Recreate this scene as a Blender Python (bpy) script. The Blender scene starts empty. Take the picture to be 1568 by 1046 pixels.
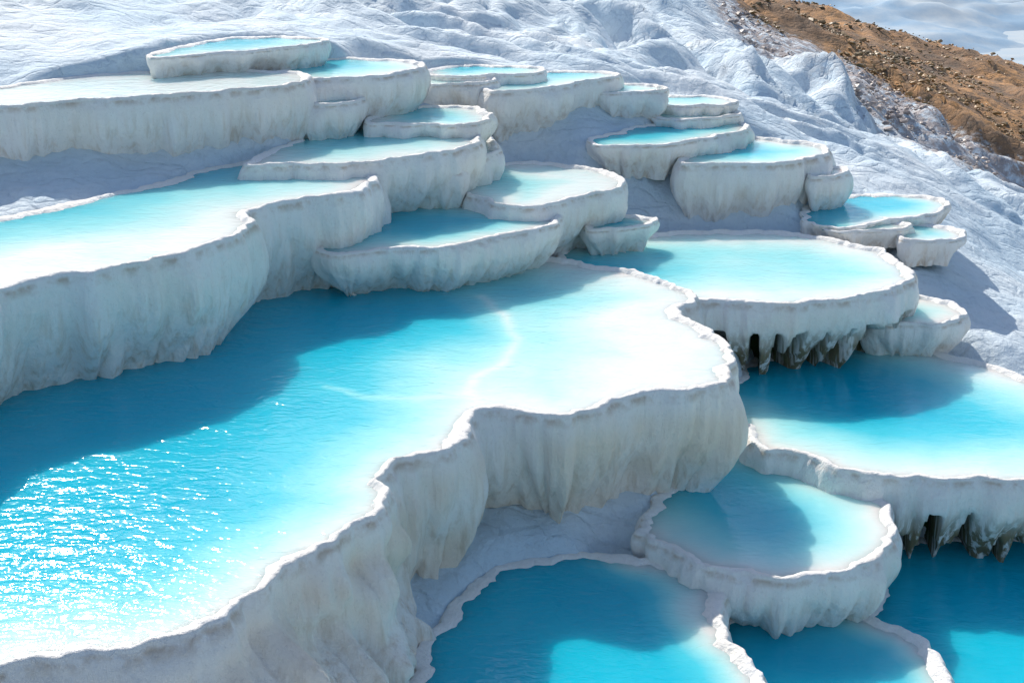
import bpy, math, random, bmesh
import numpy as np
from mathutils import Vector, noise
random.seed(3)
# Terrace points are image pixels cast from a camera 7 m above the main pool;
# each pixel is projected to plan metres at an assigned level or distance.
CH=7.0
cp,sp=math.cos(math.radians(20)),math.sin(math.radians(20))
def PZ(u,v,z):
    dx=(u-784)/2178.; dy=(523-v)/2178.
    t=(CH-z)/(sp-cp*dy)
    return (t*dx, t*(cp+sp*dy))
def PY(u,v,y):
    dx=(u-784)/2178.; dy=(523-v)/2178.
    t=y/(cp+sp*dy)
    return (t*dx, y, CH-t*(sp-cp*dy))
B='b'
pools=[
 dict(n='A',z=0,D=2.1,tp=.5,near=1,rip=.30,w=1.7,warm=.8,lamp=.36,lump=.28,pts=[(-150,1075,-.9),(0,1022,-.9),(120,1000,-.9),(220,985,-.9),(320,950,-.95),(400,905,-1.0),(440,868,-.9),(500,828,-.75),(560,795,-.6),(590,765,-.45),(582,735,-.3),(610,708,-.1),(680,690,.15),(715,662,.3),(740,632,.45),(800,628),(860,636),(930,620),(1000,602),(1060,598),(1110,575),(1126,545),(1100,512),(1050,490),(1035,475),(1065,462),(1055,448),(1000,425),(930,410),(870,400),(800,400,B),(700,410,B),(500,425,B),(300,440,B),(0,560,B),(-250,640,B),(-350,1000,B)],
   ridges=[[(738,452),(770,480),(790,515),(780,545),(725,575),(715,600),(738,630)],[(720,602),(640,608),(560,606),(500,590)]],
   spots=[(900,520,1.9,-.5),(250,700,3.0,.35),(480,540,1.8,.3),(120,900,1.8,.1),(620,550,.8,-.35)],glit=[(80,925,1.7,.36)]),
 dict(n='E',z=1.6,D=2.0,tp=.5,near=1,rip=.16,w=2.4,pts=[(-150,500),(0,447),(80,425),(180,410),(270,392),(340,365),(378,343),(376,325),(440,310),(520,298),(560,285),(572,262),(500,245,B),(400,243,B),(330,257,B),(200,290,B),(0,335,B),(-200,385,B)],
   spots=[(120,390,1.8,-.4)]),
 dict(n='F',z=.8,D=1.0,tp=.5,near=1,rip=.2,w=.8,pts=[(500,385,B),(600,384),(700,375),(780,362),(835,347),(855,333),(840,321),(770,313),(710,306),(600,298,B),(500,340,B)]),
 dict(n='G',z=-.08,D=1.6,tp=.6,near=1,rip=.25,w=.8,hang=1,pts=[(1085,462),(1180,468),(1290,459),(1370,441),(1396,420),(1372,395),(1300,372),(1200,358),(1100,355),(1020,359),(940,366),(870,380,B),(855,405,B),(920,420,B),(1000,440,B),(1050,462,B)],
   spots=[(1150,410,2.0,-.6)]),
 dict(n='H',z=-1.4,D=1.6,tp=.4,near=1,rip=.25,w=1.6,hang=1,pts=[(1165,682),(1200,692),(1250,706),(1300,722),(1400,733),(1500,737),(1600,732),(1750,700),(1800,640,B),(1660,605),(1568,578),(1460,545),(1350,525,B),(1160,550,B),(1120,620,B)],spots=[(1280,600,1.6,.4)]),
 dict(n='C',z=-1.7,D=1.3,tp=.5,near=1,rip=.15,w=1.0,hang=.5,pts=[(1245,707),(1295,735),(1345,765),(1370,800),(1374,835),(1330,862),(1260,880),(1180,886),(1100,874),(1040,852),(1000,828),(980,800,B),(1060,720,B),(1160,680,B)]),
 dict(n='B',z=-1.95,D=1.1,tp=.2,near=1,rip=.35,w=.55,pts=[(1010,860),(1080,885),(1108,920),(1113,970),(1140,1010),(1170,1040),(1190,1100),(900,1250,B),(590,1150,B),(625,1046,B),(650,980,B),(700,912,B),(760,872,B),(830,851,B),(940,848,B)],
   spots=[(1060,930,.7,-.5),(850,960,1.5,.5)]),
 dict(n='D',z=-2.55,D=.8,tp=.1,near=1,rip=.2,w=.4,pts=[(1330,950),(1400,973),(1440,1005),(1462,1050),(1475,1100),(1350,1250,B),(1100,1200,B),(1100,1000,B),(1150,930,B),(1280,920,B)]),
 dict(n='D2',z=-2.8,D=.6,tp=.1,near=1,rip=.3,w=.2,pts=[(1330,930,B),(1380,830,B),(1500,820,B),(1750,820,B),(1900,1000,B),(1900,1250,B),(1400,1250,B),(1280,1050,B)],spots=[(1500,950,3,.5)]),
 dict(n='P',z=2.8,D=1.5,tp=.4,rip=.3,w=6,pts=[(-200,182),(0,166),(100,156),(210,150),(300,143),(400,135),(460,126),(470,118),(420,109,B),(250,109,B),(100,120,B),(0,132,B),(-200,145,B)],spots=[(200,130,6,-1)]),
 dict(n='K',z=1.8,D=1.4,tp=.4,rip=.15,w=1.2,pts=[(380,252),(480,252),(560,247),(640,240),(700,232),(733,218),(725,203),(700,195),(680,183,B),(600,183,B),(500,195,B),(430,225,B)],spots=[(570,215,1.5,-.25)]),
 dict(n='L',z=2.0,D=.6,tp=.15,rip=.15,w=.9,pts=[(570,188),(640,190),(690,194),(738,190),(751,178),(738,168),(690,163,B),(600,168,B)]),
 dict(n='K2',z=1.45,D=.9,tp=.2,rip=.15,w=.3,pts=[(690,262),(735,250),(765,232),(760,212),(740,200,B),(680,215,B),(660,245,B)]),
 dict(n='J',z=1.0,D=1.2,tp=.35,rip=.15,w=.9,pts=[(720,300),(760,309),(810,315),(870,306),(925,294),(962,282),(945,268),(890,256),(830,250),(780,250,B),(730,262,B),(710,285,B)],spots=[(850,275,1.4,-.5)]),
 dict(n='AA',z=.4,D=.6,tp=.1,rip=.15,w=.3,pts=[(905,350),(960,352),(1003,344),(1000,335),(950,331,B),(900,335,B)]),
 dict(n='Q',z=2.4,D=.9,tp=.2,rip=.15,w=.9,pts=[(455,158),(510,161),(553,155),(562,149),(540,143),(480,140,B)]),
 dict(n='R',z=2.75,D=1.0,tp=.2,rip=.15,w=1.2,pts=[(430,118,B),(500,121),(580,117),(635,106),(652,98),(600,92,B),(500,90,B),(440,100,B)],bk=1),
 dict(n='S',z=3.15,D=.5,tp=.1,rip=.15,w=.9,pts=[(250,88,B),(340,81),(430,76),(488,69),(495,62,B),(430,57,B),(340,60,B),(250,76,B)],bk=1),
 dict(n='T',z=2.2,D=1.1,tp=.35,rip=.15,w=.9,pts=[(755,141),(830,138),(895,127),(935,119),(930,111,B),(860,108,B),(800,114,B),(760,128,B)],bk=1),
 dict(n='U',z=2.3,D=.8,tp=.15,rip=.15,w=1.2,pts=[(635,131),(700,130),(752,126),(762,119),(700,114,B),(640,118,B)]),
 dict(n='V',z=2.36,D=.6,tp=.15,rip=.15,w=.8,pts=[(680,119),(765,117),(820,111),(826,104,B),(760,100,B),(660,105,B)],bk=1),
 dict(n='W',z=1.95,D=.7,tp=.2,rip=.15,w=.9,pts=[(920,142,B),(975,142),(1015,140),(1020,134),(980,128,B),(920,131,B)],bk=1),
 dict(n='X2',z=1.45,D=.4,tp=.05,rip=.15,w=1.2,pts=[(1010,182,B),(1080,182),(1128,176),(1125,168,B),(1080,162,B),(1000,163,B)],bk=1),
 dict(n='X3',z=1.62,D=.35,tp=.05,rip=.15,w=1.2,pts=[(990,160,B),(1080,163),(1122,159),(1122,152,B),(1080,147,B),(990,148,B)],bk=1),
 dict(n='X',z=1.3,D=.7,tp=.2,rip=.15,w=.6,pts=[(920,222,B),(1000,224),(1060,218),(1110,208),(1142,199),(1130,190,B),(1080,183,B),(1000,190,B),(920,208,B)],bk=1),
 dict(n='Y',z=1.0,D=1.7,tp=.5,rip=.15,w=.8,pts=[(1040,252),(1100,254),(1180,252),(1240,244),(1267,234),(1250,222),(1200,216),(1140,212,B),(1060,235,B)]),
 dict(n='Y2',z=.7,D=.9,tp=.2,rip=.15,w=.6,pts=[(1240,272),(1280,270),(1297,262),(1280,255,B),(1240,255,B)]),
 dict(n='Z',z=.05,D=.35,tp=.05,rip=.15,w=.6,pts=[(1235,338,B),(1300,350,B),(1370,337),(1430,326),(1450,316),(1430,304),(1380,298,B),(1310,298,B),(1240,316,B)]),
 dict(n='Z2',z=.0,D=.35,tp=.05,rip=.15,w=.7,pts=[(1265,352,B),(1330,357),(1380,353),(1390,345),(1350,336),(1280,335,B)]),
 dict(n='ZZ',z=-.1,D=.5,tp=.1,rip=.15,w=.7,pts=[(1385,368),(1430,370),(1478,364),(1481,355),(1440,346,B),(1390,345,B)]),
 dict(n='I',z=-.8,D=.9,tp=.25,rip=.15,w=1.2,pts=[(1340,492),(1400,497),(1440,497),(1472,482),(1475,468),(1440,456),(1400,453),(1350,460,B)]),
]
def cr(p0,p1,p2,p3,t):
    return .5*((2*p1)+(-p0+p2)*t+(2*p0-5*p1+4*p2-p3)*t*t+(-p0+3*p1-3*p2+p3)*t**3)
def build_outline(p):
    z=p['z']; C=[];F=[];T=[]
    for q in p['pts']:
        C.append(PZ(q[0],q[1],z))
        b=len(q)>2 and q[2]==B
        F.append(0. if b else 1.)
        T.append(q[2] if len(q)>2 and not b else p['tp'])
    C=np.array(C);n=len(C)
    a=.5*np.sum(C[:,0]*np.roll(C[:,1],-1)-np.roll(C[:,0],-1)*C[:,1])
    if a<0: C=C[::-1];F=F[::-1];T=T[::-1]
    pts=[];fr=[];tp=[]
    for i in range(n):
        p0,p1,p2,p3=C[i-1],C[i],C[(i+1)%n],C[(i+2)%n]
        for t in np.linspace(0,1,24,endpoint=False):
            pts.append(cr(p0,p1,p2,p3,t));fr.append(F[i]*(1-t)+F[(i+1)%n]*t);tp.append(T[i]*(1-t)+T[(i+1)%n]*t)
    pts=np.array(pts);fr=np.array(fr);tp=np.array(tp)
    cl=np.vstack([pts,pts[:1]]);s=np.concatenate([[0],np.cumsum(np.linalg.norm(np.diff(cl,axis=0),axis=1))])
    L=s[-1];step=.035 if p.get('near') else .055
    N=int(L/step);ss=np.arange(N)*L/N
    X=np.interp(ss,s,cl[:,0]);Y=np.interp(ss,s,cl[:,1])
    fr=np.interp(ss,s,np.append(fr,fr[0]));tp=np.interp(ss,s,np.append(tp,tp[0]))
    def nrm(X,Y,k):
        tx=np.roll(X,-k)-np.roll(X,k);ty=np.roll(Y,-k)-np.roll(Y,k)
        l=np.hypot(tx,ty)+1e-9
        return ty/l,-tx/l
    nx,ny=nrm(X,Y,4)
    amp=.07 if p.get('near') else .09
    d=np.array([amp*noise.noise(Vector((x*1.1,y*1.1,z*3)))+amp*.95*abs(noise.noise(Vector((x*2.3,y*2.3,z*3+9))))+.022*noise.noise(Vector((x*8,y*8,z))) for x,y in zip(X,Y)])
    X=X+nx*d*2;Y=Y+ny*d*2
    nx,ny=nrm(X,Y,9)
    p.update(X=X,Y=Y,nx=nx,ny=ny,fr=fr,tpv=tp,N=N,s=ss)
def sdist(px,py,X,Y,sel=None):
    n=len(px);d=np.full(n,1e9);
    XX=X if sel is None else X[sel];YY=Y if sel is None else Y[sel]
    for s in range(0,n,20000):
        a=px[s:s+20000,None]-XX[None];b=py[s:s+20000,None]-YY[None]
        d[s:s+20000]=np.sqrt((a*a+b*b).min(axis=1))
    return d
def inside(px,py,X,Y):
    r=np.zeros(len(px),bool);X2=np.roll(X,-1);Y2=np.roll(Y,-1)
    for i in range(len(X)):
        y1,y2=Y[i],Y2[i]
        if y1==y2: continue
        c=((y1>py)!=(y2>py))&(px<(X2[i]-X[i])*(py-y1)/(y2-y1)+X[i])
        r^=c
    return r
# ---------- materials
def mat(name):
    m=bpy.data.materials.new(name);m.use_nodes=True
    nt=m.node_tree;return m,nt,nt.nodes['Principled BSDF']
def mapping(nt,co,sc,rot=0):
    mp=nt.nodes.new('ShaderNodeMapping');mp.inputs['Scale'].default_value=sc;mp.inputs['Rotation'].default_value=(0,0,rot)
    nt.links.new(co,mp.inputs['Vector']);return mp.outputs[0]
def noi(nt,co,scale,det=4,sc=None,rough=.55,dist=0):
    if sc: co=mapping(nt,co,sc)
    n=nt.nodes.new('ShaderNodeTexNoise');n.inputs['Scale'].default_value=scale;n.inputs['Detail'].default_value=det
    n.inputs['Roughness'].default_value=rough;n.inputs['Distortion'].default_value=dist
    nt.links.new(co,n.inputs['Vector']);return n.outputs['Fac']
def ramp(nt,f,stops):
    r=nt.nodes.new('ShaderNodeValToRGB')
    while len(r.color_ramp.elements)<len(stops): r.color_ramp.elements.new(.5)
    for e,(p,c) in zip(r.color_ramp.elements,stops):
        e.position=p;e.color=(c,c,c,1) if not isinstance(c,tuple) else (*c,1)
    nt.links.new(f,r.inputs[0]);return r.outputs[0]
def mix(nt,f,a,b,mode='MIX'):
    m=nt.nodes.new('ShaderNodeMix');m.data_type='RGBA';m.blend_type=mode
    for s,v in ((0,f),(6,a),(7,b)):
        if isinstance(v,(int,float)): m.inputs[s].default_value=v
        elif isinstance(v,tuple): m.inputs[s].default_value=(*v,1)
        else: nt.links.new(v,m.inputs[s])
    return m.outputs[2]
def math_(nt,op,a,b=None):
    m=nt.nodes.new('ShaderNodeMath');m.operation=op
    for s,v in ((0,a),(1,b)):
        if v is None: continue
        if isinstance(v,(int,float)): m.inputs[s].default_value=v
        else: nt.links.new(v,m.inputs[s])
    return m.outputs[0]
def bump(nt,h,dist,st=1,prev=None):
    b=nt.nodes.new('ShaderNodeBump');b.inputs['Distance'].default_value=dist;b.inputs['Strength'].default_value=st
    nt.links.new(h,b.inputs['Height'])
    if prev is not None: nt.links.new(prev,b.inputs['Normal'])
    return b.outputs[0]
def attr(nt,n):
    a=nt.nodes.new('ShaderNodeAttribute');a.attribute_name=n;return a.outputs['Fac']
def geo(nt): return nt.nodes.new('ShaderNodeNewGeometry').outputs['Position']
# wall
mw,nt,bs=mat('travertine_wall');co=geo(nt);L=nt.links.new
wt=attr(nt,'wt');dk=attr(nt,'dark');wm=attr(nt,'warm');sn_=attr(nt,'stain')
st=noi(nt,co,1,4,(9,9,.8),.6)
big=noi(nt,co,.8,2)
col=mix(nt,ramp(nt,big,[(.35,0.),(.65,1.)]),(.95,.94,.92),(.95,.91,.85))
col=mix(nt,wm,col,(.90,.77,.62))
col=mix(nt,math_(nt,'MULTIPLY',ramp(nt,st,[(.48,0.),(.70,1.)]),ramp(nt,wt,[(0.1,0.),(.35,.4),(1,.95)])),col,(.62,.50,.38))
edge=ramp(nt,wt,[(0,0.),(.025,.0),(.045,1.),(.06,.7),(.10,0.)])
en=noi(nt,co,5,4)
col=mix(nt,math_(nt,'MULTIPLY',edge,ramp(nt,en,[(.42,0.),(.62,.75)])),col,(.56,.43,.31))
sp2=noi(nt,co,26,3)
col=mix(nt,ramp(nt,sp2,[(.58,0.),(.75,.3)]),col,(.60,.54,.48))
gm=noi(nt,co,4,3)
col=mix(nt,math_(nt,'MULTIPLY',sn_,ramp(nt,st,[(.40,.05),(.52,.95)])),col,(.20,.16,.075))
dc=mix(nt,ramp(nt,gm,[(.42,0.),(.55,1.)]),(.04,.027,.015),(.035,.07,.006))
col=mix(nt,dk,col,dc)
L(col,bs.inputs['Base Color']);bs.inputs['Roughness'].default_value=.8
n1=bump(nt,noi(nt,co,1,4,(13,13,1.8),.6),.04,.9)
n2=bump(nt,noi(nt,co,15,5,None,.75),.028,1,n1)
L(n2,bs.inputs['Normal'])
# water
mwat,nt,bs=mat('turquoise_water');co=geo(nt);L=nt.links.new
dp_shade=attr(nt,'depth_shade');rp=attr(nt,'rip')  # water depth tone, with some shade and sunlit white painted in
v=noi(nt,co,.8,4)
dd=math_(nt,'ADD',dp_shade,math_(nt,'MULTIPLY',math_(nt,'SUBTRACT',v,.5),.40))
col=ramp(nt,dd,[(0,(.80,.90,.87)),(.14,(.60,.85,.83)),(.4,(.32,.76,.78)),(.7,(.06,.57,.69)),(1,(.004,.46,.62))])
L(col,bs.inputs['Base Color']);bs.inputs['Roughness'].default_value=.11;bs.inputs['IOR'].default_value=1.33
bs.subsurface_method='BURLEY';bs.inputs['Subsurface Weight'].default_value=.85
bs.inputs['Subsurface Radius'].default_value=(.5,1.,1.1);bs.inputs['Subsurface Scale'].default_value=.8
w1=noi(nt,co,1,2,(3.0,5.6,1),.5,.8);w2=noi(nt,co,1,1,(13,20,1),.5,.3)
h=math_(nt,'ADD',w1,math_(nt,'MULTIPLY',w2,.22))
h=math_(nt,'MULTIPLY',h,rp)
L(bump(nt,h,.065,1),bs.inputs['Normal'])
# terrain
mt,nt,bs=mat('travertine_ground');co=geo(nt);L=nt.links.new
br=attr(nt,'brown');sc_=attr(nt,'scree')
big=noi(nt,co,.35,4)
wh=mix(nt,ramp(nt,big,[(.35,0.),(.65,1.)]),(.62,.76,.86),(.78,.84,.88))
s1=noi(nt,co,3,6,None,.7)
gr=noi(nt,co,6,6,None,.75)
wh=mix(nt,ramp(nt,gr,[(.5,0.),(.72,.45)]),wh,(.50,.58,.64))
wh=mix(nt,math_(nt,'MULTIPLY',sc_,ramp(nt,s1,[(.38,0.),(.54,.85)])),wh,(.38,.31,.29))
b1=noi(nt,co,.25,6,None,.65);b2=noi(nt,co,1.6,8,None,.8)
bc=ramp(nt,b1,[(.3,(.18,.12,.08)),(.46,(.36,.20,.10)),(.56,(.60,.31,.12)),(.70,(.24,.16,.11))])
bc=mix(nt,ramp(nt,b2,[(.42,.0),(.60,.85)]),bc,(.12,.09,.065))
brn=math_(nt,'ADD',br,math_(nt,'MULTIPLY',math_(nt,'SUBTRACT',s1,.5),.8))
col=mix(nt,ramp(nt,brn,[(.38,0.),(.62,1.)]),wh,bc)
L(col,bs.inputs['Base Color']);bs.inputs['Roughness'].default_value=.85
wn=nt.nodes.new('ShaderNodeTexNoise');wn.inputs['Scale'].default_value=.6;wn.inputs['Detail'].default_value=3;L(co,wn.inputs['Vector'])
wa=nt.nodes.new('ShaderNodeVectorMath');wa.operation='MULTIPLY_ADD';wa.inputs[1].default_value=(2.0,2.0,2.0);L(wn.outputs['Color'],wa.inputs[0]);L(co,wa.inputs[2])
mp=mapping(nt,wa.outputs[0],(.6,1.3,.8),math.radians(44))
ve=nt.nodes.new('ShaderNodeTexVoronoi');ve.feature='DISTANCE_TO_EDGE';ve.inputs['Scale'].default_value=1.8;L(mp,ve.inputs['Vector'])
fl=noi(nt,co,2.0,6,None,.62)
n1=bump(nt,fl,.14,.8)
n2=bump(nt,ramp(nt,ve.outputs['Distance'],[(0,0.),(.10,.5),(.5,1.)]),.05,.7,n1)
n3=bump(nt,gr,.07,.8,n2)
L(n3,bs.inputs['Normal'])

def mesh_obj(name,co,faces,m,attrs={},parent=None,smooth=True):
    me=bpy.data.meshes.new(name);me.from_pydata([tuple(c) for c in co],[],faces);me.update()
    for k,a in attrs.items():
        at=me.attributes.new(k,'FLOAT','POINT');at.data.foreach_set('value',np.asarray(a,dtype=np.float32))
    if smooth: me.polygons.foreach_set('use_smooth',[True]*len(me.polygons))
    me.materials.append(m);o=bpy.data.objects.new(name,me);bpy.context.collection.objects.link(o)
    if parent: o.parent=parent
    return o
def grid_faces(R,Cn,closed):
    a=np.arange(R-1)[:,None]*Cn;c=np.arange(Cn if closed else Cn-1)[None]
    c2=(c+1)%Cn
    return np.stack([a+c,a+c2,a+Cn+c2,a+Cn+c],-1).reshape(-1,4).tolist()
def nz(x,y,z): return noise.noise(Vector((x,y,z)))
for p in pools:
    build_outline(p)
    e=bpy.data.objects.new('travertine_pool',None);bpy.context.collection.objects.link(e)
    X,Y,nx,ny,N,z=p['X'],p['Y'],p['nx'],p['ny'],p['N'],p['z'];D=p['D'];near=p.get('near',0)
    hang=p.get('hang',0)
    lipw=np.array([.75+1.3*abs(nz(x*1.3,y*1.3,z+5)) for x,y in zip(X,Y)])*(1 if near else .8)
    liph=np.array([1+.8*nz(x*2.3,y*2.3,z+15) for x,y in zip(X,Y)])
    lf=.25+.75*p['fr']
    rows=[];wts=[];dks=[];sts=[]
    for (o,dz) in [(-.34,-.3),(-.24,-.09),(-.16,-.025),(-.11,.012),(-.07,.03),(-.035,.034),(-.01,.02)]:
        jit=np.array([.014*nz(x*9,y*9,o*30) for x,y in zip(X,Y)])
        rows.append(np.stack([X+nx*o*lipw,Y+ny*o*lipw,z+dz*(liph*lf if dz>0 else 1)+jit],1));wts.append(np.zeros(N));dks.append(np.zeros(N));sts.append(np.zeros(N))
    R=34 if near else 20
    lob=np.array([nz(x*.9,y*.9,z+3)*.6-.5+1.6*abs(nz(x*1.2+7,y*1.2,z+13)) for x,y in zip(X,Y)])
    k0=.30 if hang>=1 else .5
    tcn=np.array([max(0,min(1,.34+1.5*nz(s*5.5,z*7,2.)+1.0*nz(s*1.7,z*3,5.))) for s in p['s']])
    tc=k0+.75*tcn
    hs=np.array([nz(x*.7+4,y*.7,7.) for x,y in zip(X,Y)])
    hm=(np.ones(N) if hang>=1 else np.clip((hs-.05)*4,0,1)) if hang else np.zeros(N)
    lamp=p.get('lamp',.24 if near else .18)
    lump=p.get('lump',0)*np.clip(.3-p['tpv'],0,1)
    for k in range(R):
        t=(k/(R-1))**1.05
        bul=.17*math.sin(math.pi*min(1,t*1.25)**.8)*min(1,D/1.3)
        o=bul-p['tpv']*t**2.2
        zz=z-t*D
        fl=np.array([ (2.6*abs(nz(x*1.9,y*1.9,zz*.55+3))-.8)*.14*min(1,t*2.2)+ (2.4*abs(nz(x*5.,y*5.,zz*.8))-.7)*.07*min(1,t*1.6)+(2*abs(nz(s*7,zz*.4,z))-.6)*.065*t**1.5+.018*nz(x*9,y*9,zz*7) for x,y,s in zip(X,Y,p['s'])])
        if p.get('lump'): fl=fl+lump*min(1,t*3)*np.array([1.8*nz(x*1.1,y*1.1,zz*1.6)+1.0*abs(nz(x*2.5,y*2.5,zz*2.5)) for x,y in zip(X,Y)])
        o=o+fl-.05*t+lob*lamp*min(1,t*1.6)
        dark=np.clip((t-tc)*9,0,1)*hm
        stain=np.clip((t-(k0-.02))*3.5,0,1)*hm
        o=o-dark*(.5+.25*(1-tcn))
        rows.append(np.stack([X+nx*o,Y+ny*o,np.full(N,z-.01-t*D)],1));wts.append(np.full(N,.03+.97*t));dks.append(dark);sts.append(stain)
    co=np.concatenate(rows)
    warm=np.array([p.get('warm',.0)*max(0,min(1,.5+1.2*nz(c[0]*.7,c[1]*.7,c[2]*.8)+.5*nz(c[0]*3,c[1]*3,c[2]*2))) for c in co]) if p.get('warm') else np.zeros(len(co))
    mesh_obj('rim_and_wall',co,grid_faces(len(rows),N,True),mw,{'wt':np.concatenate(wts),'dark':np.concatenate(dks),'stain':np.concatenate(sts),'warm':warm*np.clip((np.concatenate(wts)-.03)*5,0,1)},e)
    # water
    g=.06 if near else .08
    xs=np.arange(X.min()-g,X.max()+g,g);ys=np.arange(Y.min()-g,Y.max()+g,g)
    GX,GY=np.meshgrid(xs,ys);px=GX.ravel();py=GY.ravel()
    ins=inside(px,py,X,Y);d=sdist(px,py,X,Y);sd=np.where(ins,-d,d)
    ok=(sd<-.085*lipw.min()/.75).reshape(GX.shape)
    q=ok[:-1,:-1]|ok[1:,:-1]|ok[:-1,1:]|ok[1:,1:]
    sel=p['fr']>.5
    fd=sdist(px,py,X,Y,sel) if sel.any() else np.full(len(px),9.)
    dep_shade=1-np.exp(-(np.maximum(0,fd-.12)/p['w'])**1.3)
    for (u,v,r,a) in p.get('spots',[]):
        cx,cy=PZ(u,v,z);dep_shade=dep_shade+a*np.exp(-((px-cx)**2+(py-cy)**2)/r**2)*(np.minimum(1,fd/.5))  # spots paint wall shade, reflection and sunlit white over real depth and shallows
    dep_shade=np.clip(dep_shade,0.02,1)
    for j,rl in enumerate(p.get('ridges',[])):
        C=np.array([PZ(u,v,z) for u,v in rl]);tt=np.linspace(0,len(C)-1,len(C)*14)
        rx=np.interp(tt,np.arange(len(C)),C[:,0]);ry=np.interp(tt,np.arange(len(C)),C[:,1])
        rx+=np.array([.12*nz(a*2,b*2,0) for a,b in zip(rx,ry)])
        rd=sdist(px,py,rx,ry);side=(np.exp(-(rd/.09)**2)*.4+np.exp(-rd/.5)*.4)*(1 if j==0 else .6)
        dep_shade=dep_shade*(1-np.clip(side,0,.8))
    rip=np.full(len(px),float(p['rip']))
    for (u,v,r,a) in p.get('glit',[]):
        cx,cy=PZ(u,v,z);rip+=a*np.exp(-((px-cx)**2+(py-cy)**2)/r**2)
    vid=-np.ones(GX.shape,int);use=np.zeros(GX.shape,bool)
    use[:-1,:-1]|=q;use[1:,:-1]|=q;use[:-1,1:]|=q;use[1:,1:]|=q
    vid[use]=np.arange(use.sum());f=np.stack([vid[:-1,:-1][q],vid[:-1,1:][q],vid[1:,1:][q],vid[1:,:-1][q]],1).tolist()
    u_=use.ravel();co=np.stack([px[u_],py[u_],np.full(u_.sum(),z-.022)],1)
    mesh_obj('water',co,f,mwat,{'depth_shade':dep_shade[u_],'rip':rip[u_]},e)
# ---------- terrain
ctl=[(-8,8,-1.2),(-3,11,-1.6),(0,8,-2.6),(6,9,-3.2),(12,12,-3.3),(-1,12.5,-2.1),(-12,14,-.6),(-14,22,1.5),(-20,40,6),(-10,48,7),(0,55,6),(20,100,-13),(45,110,-18),(0,110,0),(60,60,-12),(-20,120,8),(40,20,-8),(25,12,-6),(14,18,-3),(60,130,-22),(-22,8,0),(60,5,-10)]
for u,v,z in [(640,1000,-2.0),(700,890,-1.85),(800,835,-1.65),(860,825,-1.72),(960,835,-1.75),(1050,790,-1.75),(1150,690,-1.3),(1180,640,-1.05),(1090,720,-1.65),(1200,1000,-2.9),(1500,900,-3.1),(420,470,0.02),(560,440,.12),(500,400,.3),(650,447,.02),(0,320,1.62),(100,300,1.66),(250,268,1.68),(0,260,1.85),(200,245,1.8),(330,250,1.68),(100,108,2.95),(700,550,-1),(200,450,.5),(1400,620,-2)]:
    ctl.append((*PZ(u,v,z),z))
for u,v,y in [(100,60,27),(100,0,30),(-200,60,26),(300,30,30),(380,38,28.6),(450,10,31),(560,40,30),(600,12,34),(600,0,35),(600,76,28),(750,60,32),(750,90,29.7),(800,0,38),(900,60,34),(950,106,30.4),(1000,30,42),(1100,100,36),(1100,140,32),(1000,120,31),(1200,200,31),(1250,180,34),(1300,260,29),(1350,200,36),(1450,280,30),(1450,250,35),(1568,330,33),(1568,420,28),(1500,400,26.5),(1540,520,22.9),(1480,500,23.5),(1450,420,25),(1350,370,25.5),(1200,340,26),(850,240,26.5),(870,210,27.2),(800,200,27.3),(1000,270,26.2),(1000,300,25.5),(1100,330,25.3),(1050,280,26),(930,235,27),(1000,330,24.5),(1140,15,60),(1200,35,62),(1270,22,72),(1400,100,58),(1440,140,50),(1568,205,50),(1568,112,72),(1420,70,74),(1300,95,45),(1400,175,44),(1568,290,42),(1150,60,46),
  (930,180,28.3),(960,160,29),(1150,180,29.5),(1210,208,29.5),(660,165,26.5),(720,160,27.2),(1300,300,27)]:
    ctl.append(PY(u,v,y))
for p in pools:
    if p.get('bk'):
        for q in p['pts']:
            if len(q)>2:
                x,y=PZ(q[0],q[1],p['z']);ctl.append((x,y+.45,p['z']+.14))
ctl=np.array(ctl)
K=np.linalg.norm(ctl[:,None,:2]-ctl[None,:,:2],axis=2)
n=len(ctl);A=np.zeros((n+3,n+3));A[:n,:n]=-K+np.eye(n)*.15;Pm=np.column_stack([np.ones(n),ctl[:,:2]]);A[:n,n:]=Pm;A[n:,:n]=Pm.T
w=np.linalg.solve(A,np.concatenate([ctl[:,2],[0,0,0]]))
def grow(a,b,s,k):
    r=[a]
    while r[-1]<b: r.append(r[-1]+s);s*=k
    return r
xs=np.array([-v for v in grow(13,30,.12,1.06)[::-1]]+list(np.arange(-12.9,15,.1))+grow(15.0,75,.12,1.025))
ys=np.array(list(np.arange(5,9,.3))+list(np.arange(9,34,.1))+grow(34.,135,.12,1.012))
GX,GY=np.meshgrid(xs,ys);px=GX.ravel();py=GY.ravel()
pz=np.zeros(len(px))
for s in range(0,len(px),20000):
    a=px[s:s+20000];b=py[s:s+20000]
    pz[s:s+20000]=-np.hypot(a[:,None]-ctl[None,:,0],b[:,None]-ctl[None,:,1])@w[:n]+w[n]+w[n+1]*a+w[n+2]*b
ca,sa=.72,-.69
disp=np.zeros(len(px))
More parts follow.
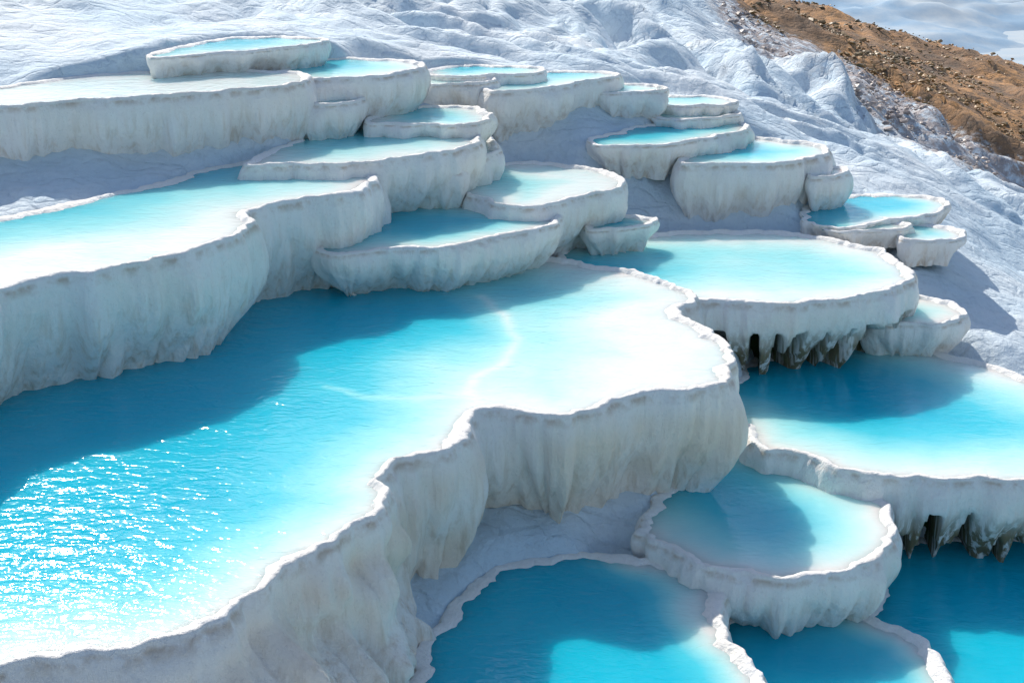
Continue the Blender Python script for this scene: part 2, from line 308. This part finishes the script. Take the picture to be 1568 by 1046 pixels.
for i in range(len(px)):
    x,y=px[i],py[i]
    a=x*ca+y*sa;c=-x*sa+y*ca
    far=min(1,max(0,(y-27)/11));bf=1-.6*min(1,max(0,(y-44)/8))
    wx=nz(x*.22,y*.22,0)*1.6;wy=nz(x*.5,y*.5,30)*.7
    r1=2.4*abs(nz(c*.36+wx,a*.16,1))-.8;r2=2.4*abs(nz(c*.8+wx*2+wy,a*.34,5))-.8;r3=2.4*abs(nz(c*1.9+wx*3+wy*3,a*.9,9))-.8
    r4=2.4*abs(nz(x*1.3+wy*2,y*1.3+wx,12))-.8
    disp[i]=bf*((.02+.65*far)*r1+(.02+.30*far)*r2+(.03+.07*far)*r3)+.05*r4+.05*nz(x*.9,y*.9,3)+.02*nz(x*3,y*3,8)+ (max(0,min(1,(y-50)/20)))*(.9*nz(x*.15,y*.15,2)+.5*nz(x*.45,y*.45,4))
pz=pz+disp
LIM=np.full(len(px),1e3)
for p in pools:
    X,Y=p['X'],p['Y'];m=np.where((px>X.min()-2)&(px<X.max()+2)&(py>Y.min()-2)&(py<Y.max()+2))[0]
    if not len(m): continue
    ins=inside(px[m],py[m],X,Y);d=sdist(px[m],py[m],X,Y);z=p['z']
    sel=p['fr']>.6
    zz=pz[m]
    LIM[m]=np.where(ins&(d>.05),np.minimum(LIM[m],z-.12-np.minimum(.5,d*1.2)),LIM[m])
    if sel.any():
        fd=sdist(px[m],py[m],X,Y,sel)
        dr=min(.6,p['D']*.4)
        lim=z-dr*(.4+.6*np.clip(1-fd/.8,0,1))+np.maximum(0,fd-.6)*1.0
        zz=np.where(~ins,np.minimum(zz,lim),zz)
    pz[m]=zz
pz=np.minimum(pz,LIM)
Z=pz.reshape(GX.shape)
for it in range(3):
    Zp=np.pad(Z,1,mode='edge')
    S_=(Zp[:-2,1:-1]+Zp[2:,1:-1]+Zp[1:-1,:-2]+Zp[1:-1,2:]+2*Z)/6
    Z=np.where((GY<31),S_,Z)
    Z=np.minimum(Z,LIM.reshape(GX.shape))
pz=Z.ravel()
e1=np.array([PY(1140,0,51)[:2],PY(1300,60,50)[:2],PY(1440,130,47)[:2],PY(1568,200,45)[:2],(45,37)])
e2=np.array([PY(1140,30,45)[:2],PY(1250,90,41)[:2],PY(1400,190,39)[:2],PY(1568,290,37)[:2],(45,29)])
yb=np.interp(px,e1[:,0],e1[:,1],left=300);yb=np.where(px<e1[0,0],51+(e1[0,0]-px)*8,yb)
ys2=np.interp(px,e2[:,0],e2[:,1]);ys2=np.where(px<e2[0,0],45+(e2[0,0]-px)*8,ys2)
brown=np.clip((py-yb)/5+.5,0,1);scree=np.clip((py-ys2)/5+.3,0,1)
mesh_obj('travertine_hillside',np.stack([px,py,pz],1),grid_faces(len(ys),len(xs),False),mt,{'brown':brown,'scree':scree})
# rocks and scrub on the scree and the brown slope
ico=[];t=(1+5**.5)/2
for a in (-1,1):
    for b in (-t,t): ico+= [(a,b,0),(0,a,b),(b,0,a)]
ico=np.array(ico)/1.9
bm=bmesh.new();vs=[bm.verts.new(c) for c in ico];bmesh.ops.convex_hull(bm,input=vs);bm.verts.index_update();icoF=[[v.index for v in f.verts] for f in bm.faces];bm.verts.ensure_lookup_table();icoV=np.array([v.co[:] for v in bm.verts]);bm.free()
def scatter(name,cand,cnt,smin,smax,m,flat,rag):
    V=[];Fc=[]
    rng=np.random.RandomState(5)
    pick=rng.choice(cand,min(cnt,len(cand)),replace=False)
    for i in pick:
        s=smin+(smax-smin)*rng.rand()**5
        vv=icoV*s*(1+rag*(rng.rand(len(icoV),1)-.5))*np.array([1,1+.4*rng.rand(),flat])
        th=rng.rand()*6.3;c,sn=math.cos(th),math.sin(th)
        vv=np.stack([vv[:,0]*c-vv[:,1]*sn,vv[:,0]*sn+vv[:,1]*c,vv[:,2]],1)+np.array([px[i]+rng.rand()*.3,py[i]+rng.rand()*.3,pz[i]+s*.1])
        b=len(V);V+=vv.tolist();Fc+=[[b+k for k in f] for f in icoF]
    mesh_obj(name,V,Fc,m,smooth=False)
mr,nt,bs=mat('rock');L=nt.links.new;co=geo(nt);L(ramp(nt,noi(nt,co,1.5,4),[(.35,(.22,.17,.15)),(.65,(.50,.44,.41))]),bs.inputs['Base Color'])
ms,nt,bs=mat('dry_scrub');L=nt.links.new;co=geo(nt);L(ramp(nt,noi(nt,co,.7,4),[(.35,(.10,.08,.035)),(.65,(.42,.25,.10))]),bs.inputs['Base Color'])
vis=(px>5)&(px<32)&(py<78)
clump=np.array([nz(a*.35,b*.35,40) for a,b in zip(px,py)])>-.02
scatter('scattered_rocks',np.where(vis&clump&(scree>.4)&(brown<.6))[0],1800,.03,.15,mr,.6,.7)
scatter('dry_scrub',np.where(vis&clump&(brown>.4))[0],5000,.04,.14,ms,.6,1.1)
# far plain & mountains, aerial haze mixed into their base colours
mp_,nt,bs=mat('hazy_plain');co=geo(nt)
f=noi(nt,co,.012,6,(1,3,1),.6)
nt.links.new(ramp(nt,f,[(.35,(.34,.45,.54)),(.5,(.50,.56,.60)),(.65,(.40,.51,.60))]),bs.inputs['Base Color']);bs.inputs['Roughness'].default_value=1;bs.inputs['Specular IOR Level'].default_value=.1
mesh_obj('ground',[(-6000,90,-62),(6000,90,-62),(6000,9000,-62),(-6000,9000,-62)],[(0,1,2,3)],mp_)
mm,nt,bs=mat('hazy_mountain');co=geo(nt)
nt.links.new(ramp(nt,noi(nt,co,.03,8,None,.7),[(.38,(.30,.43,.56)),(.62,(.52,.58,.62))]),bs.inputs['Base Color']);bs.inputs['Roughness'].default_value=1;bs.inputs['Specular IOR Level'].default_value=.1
xs=np.linspace(-100,900,260);ys=np.linspace(420,900,130);GX,GY=np.meshgrid(xs,ys)
hz=[-66+34*max(0,noise.ridged_multi_fractal(Vector((x*.007,y*.009,1)),.9,2.1,7,1,2)*.5-.2)*math.sin(math.pi*(y-420)/480) for x,y in zip(GX.ravel(),GY.ravel())]
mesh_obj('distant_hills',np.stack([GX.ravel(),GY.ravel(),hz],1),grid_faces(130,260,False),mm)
# camera / light
cam=bpy.data.cameras.new('camera');co_=bpy.data.objects.new('camera',cam);bpy.context.collection.objects.link(co_)
co_.location=(0,0,CH);co_.rotation_euler=(math.radians(70),0,0);cam.lens=50;cam.sensor_width=36;cam.clip_end=20000
bpy.context.scene.camera=co_
az,el=math.radians(-23),math.radians(39)
S=Vector((math.sin(az)*math.cos(el),math.cos(az)*math.cos(el),math.sin(el)))
sl=bpy.data.lights.new('sun','SUN');sl.energy=5;sl.angle=math.radians(.5);sl.color=(1,.94,.84)
so=bpy.data.objects.new('sun',sl);bpy.context.collection.objects.link(so);so.rotation_euler=S.to_track_quat('Z','Y').to_euler()
wd=bpy.data.worlds.new('World');bpy.context.scene.world=wd;wd.use_nodes=True;nt=wd.node_tree
sk=nt.nodes.new('ShaderNodeTexSky');sk.sky_type='NISHITA';sk.sun_disc=False;sk.sun_elevation=el;sk.sun_rotation=az
nt.links.new(sk.outputs[0],nt.nodes['Background'].inputs[0]);nt.nodes['Background'].inputs[1].default_value=.15
bpy.context.scene.view_settings.view_transform='Standard'
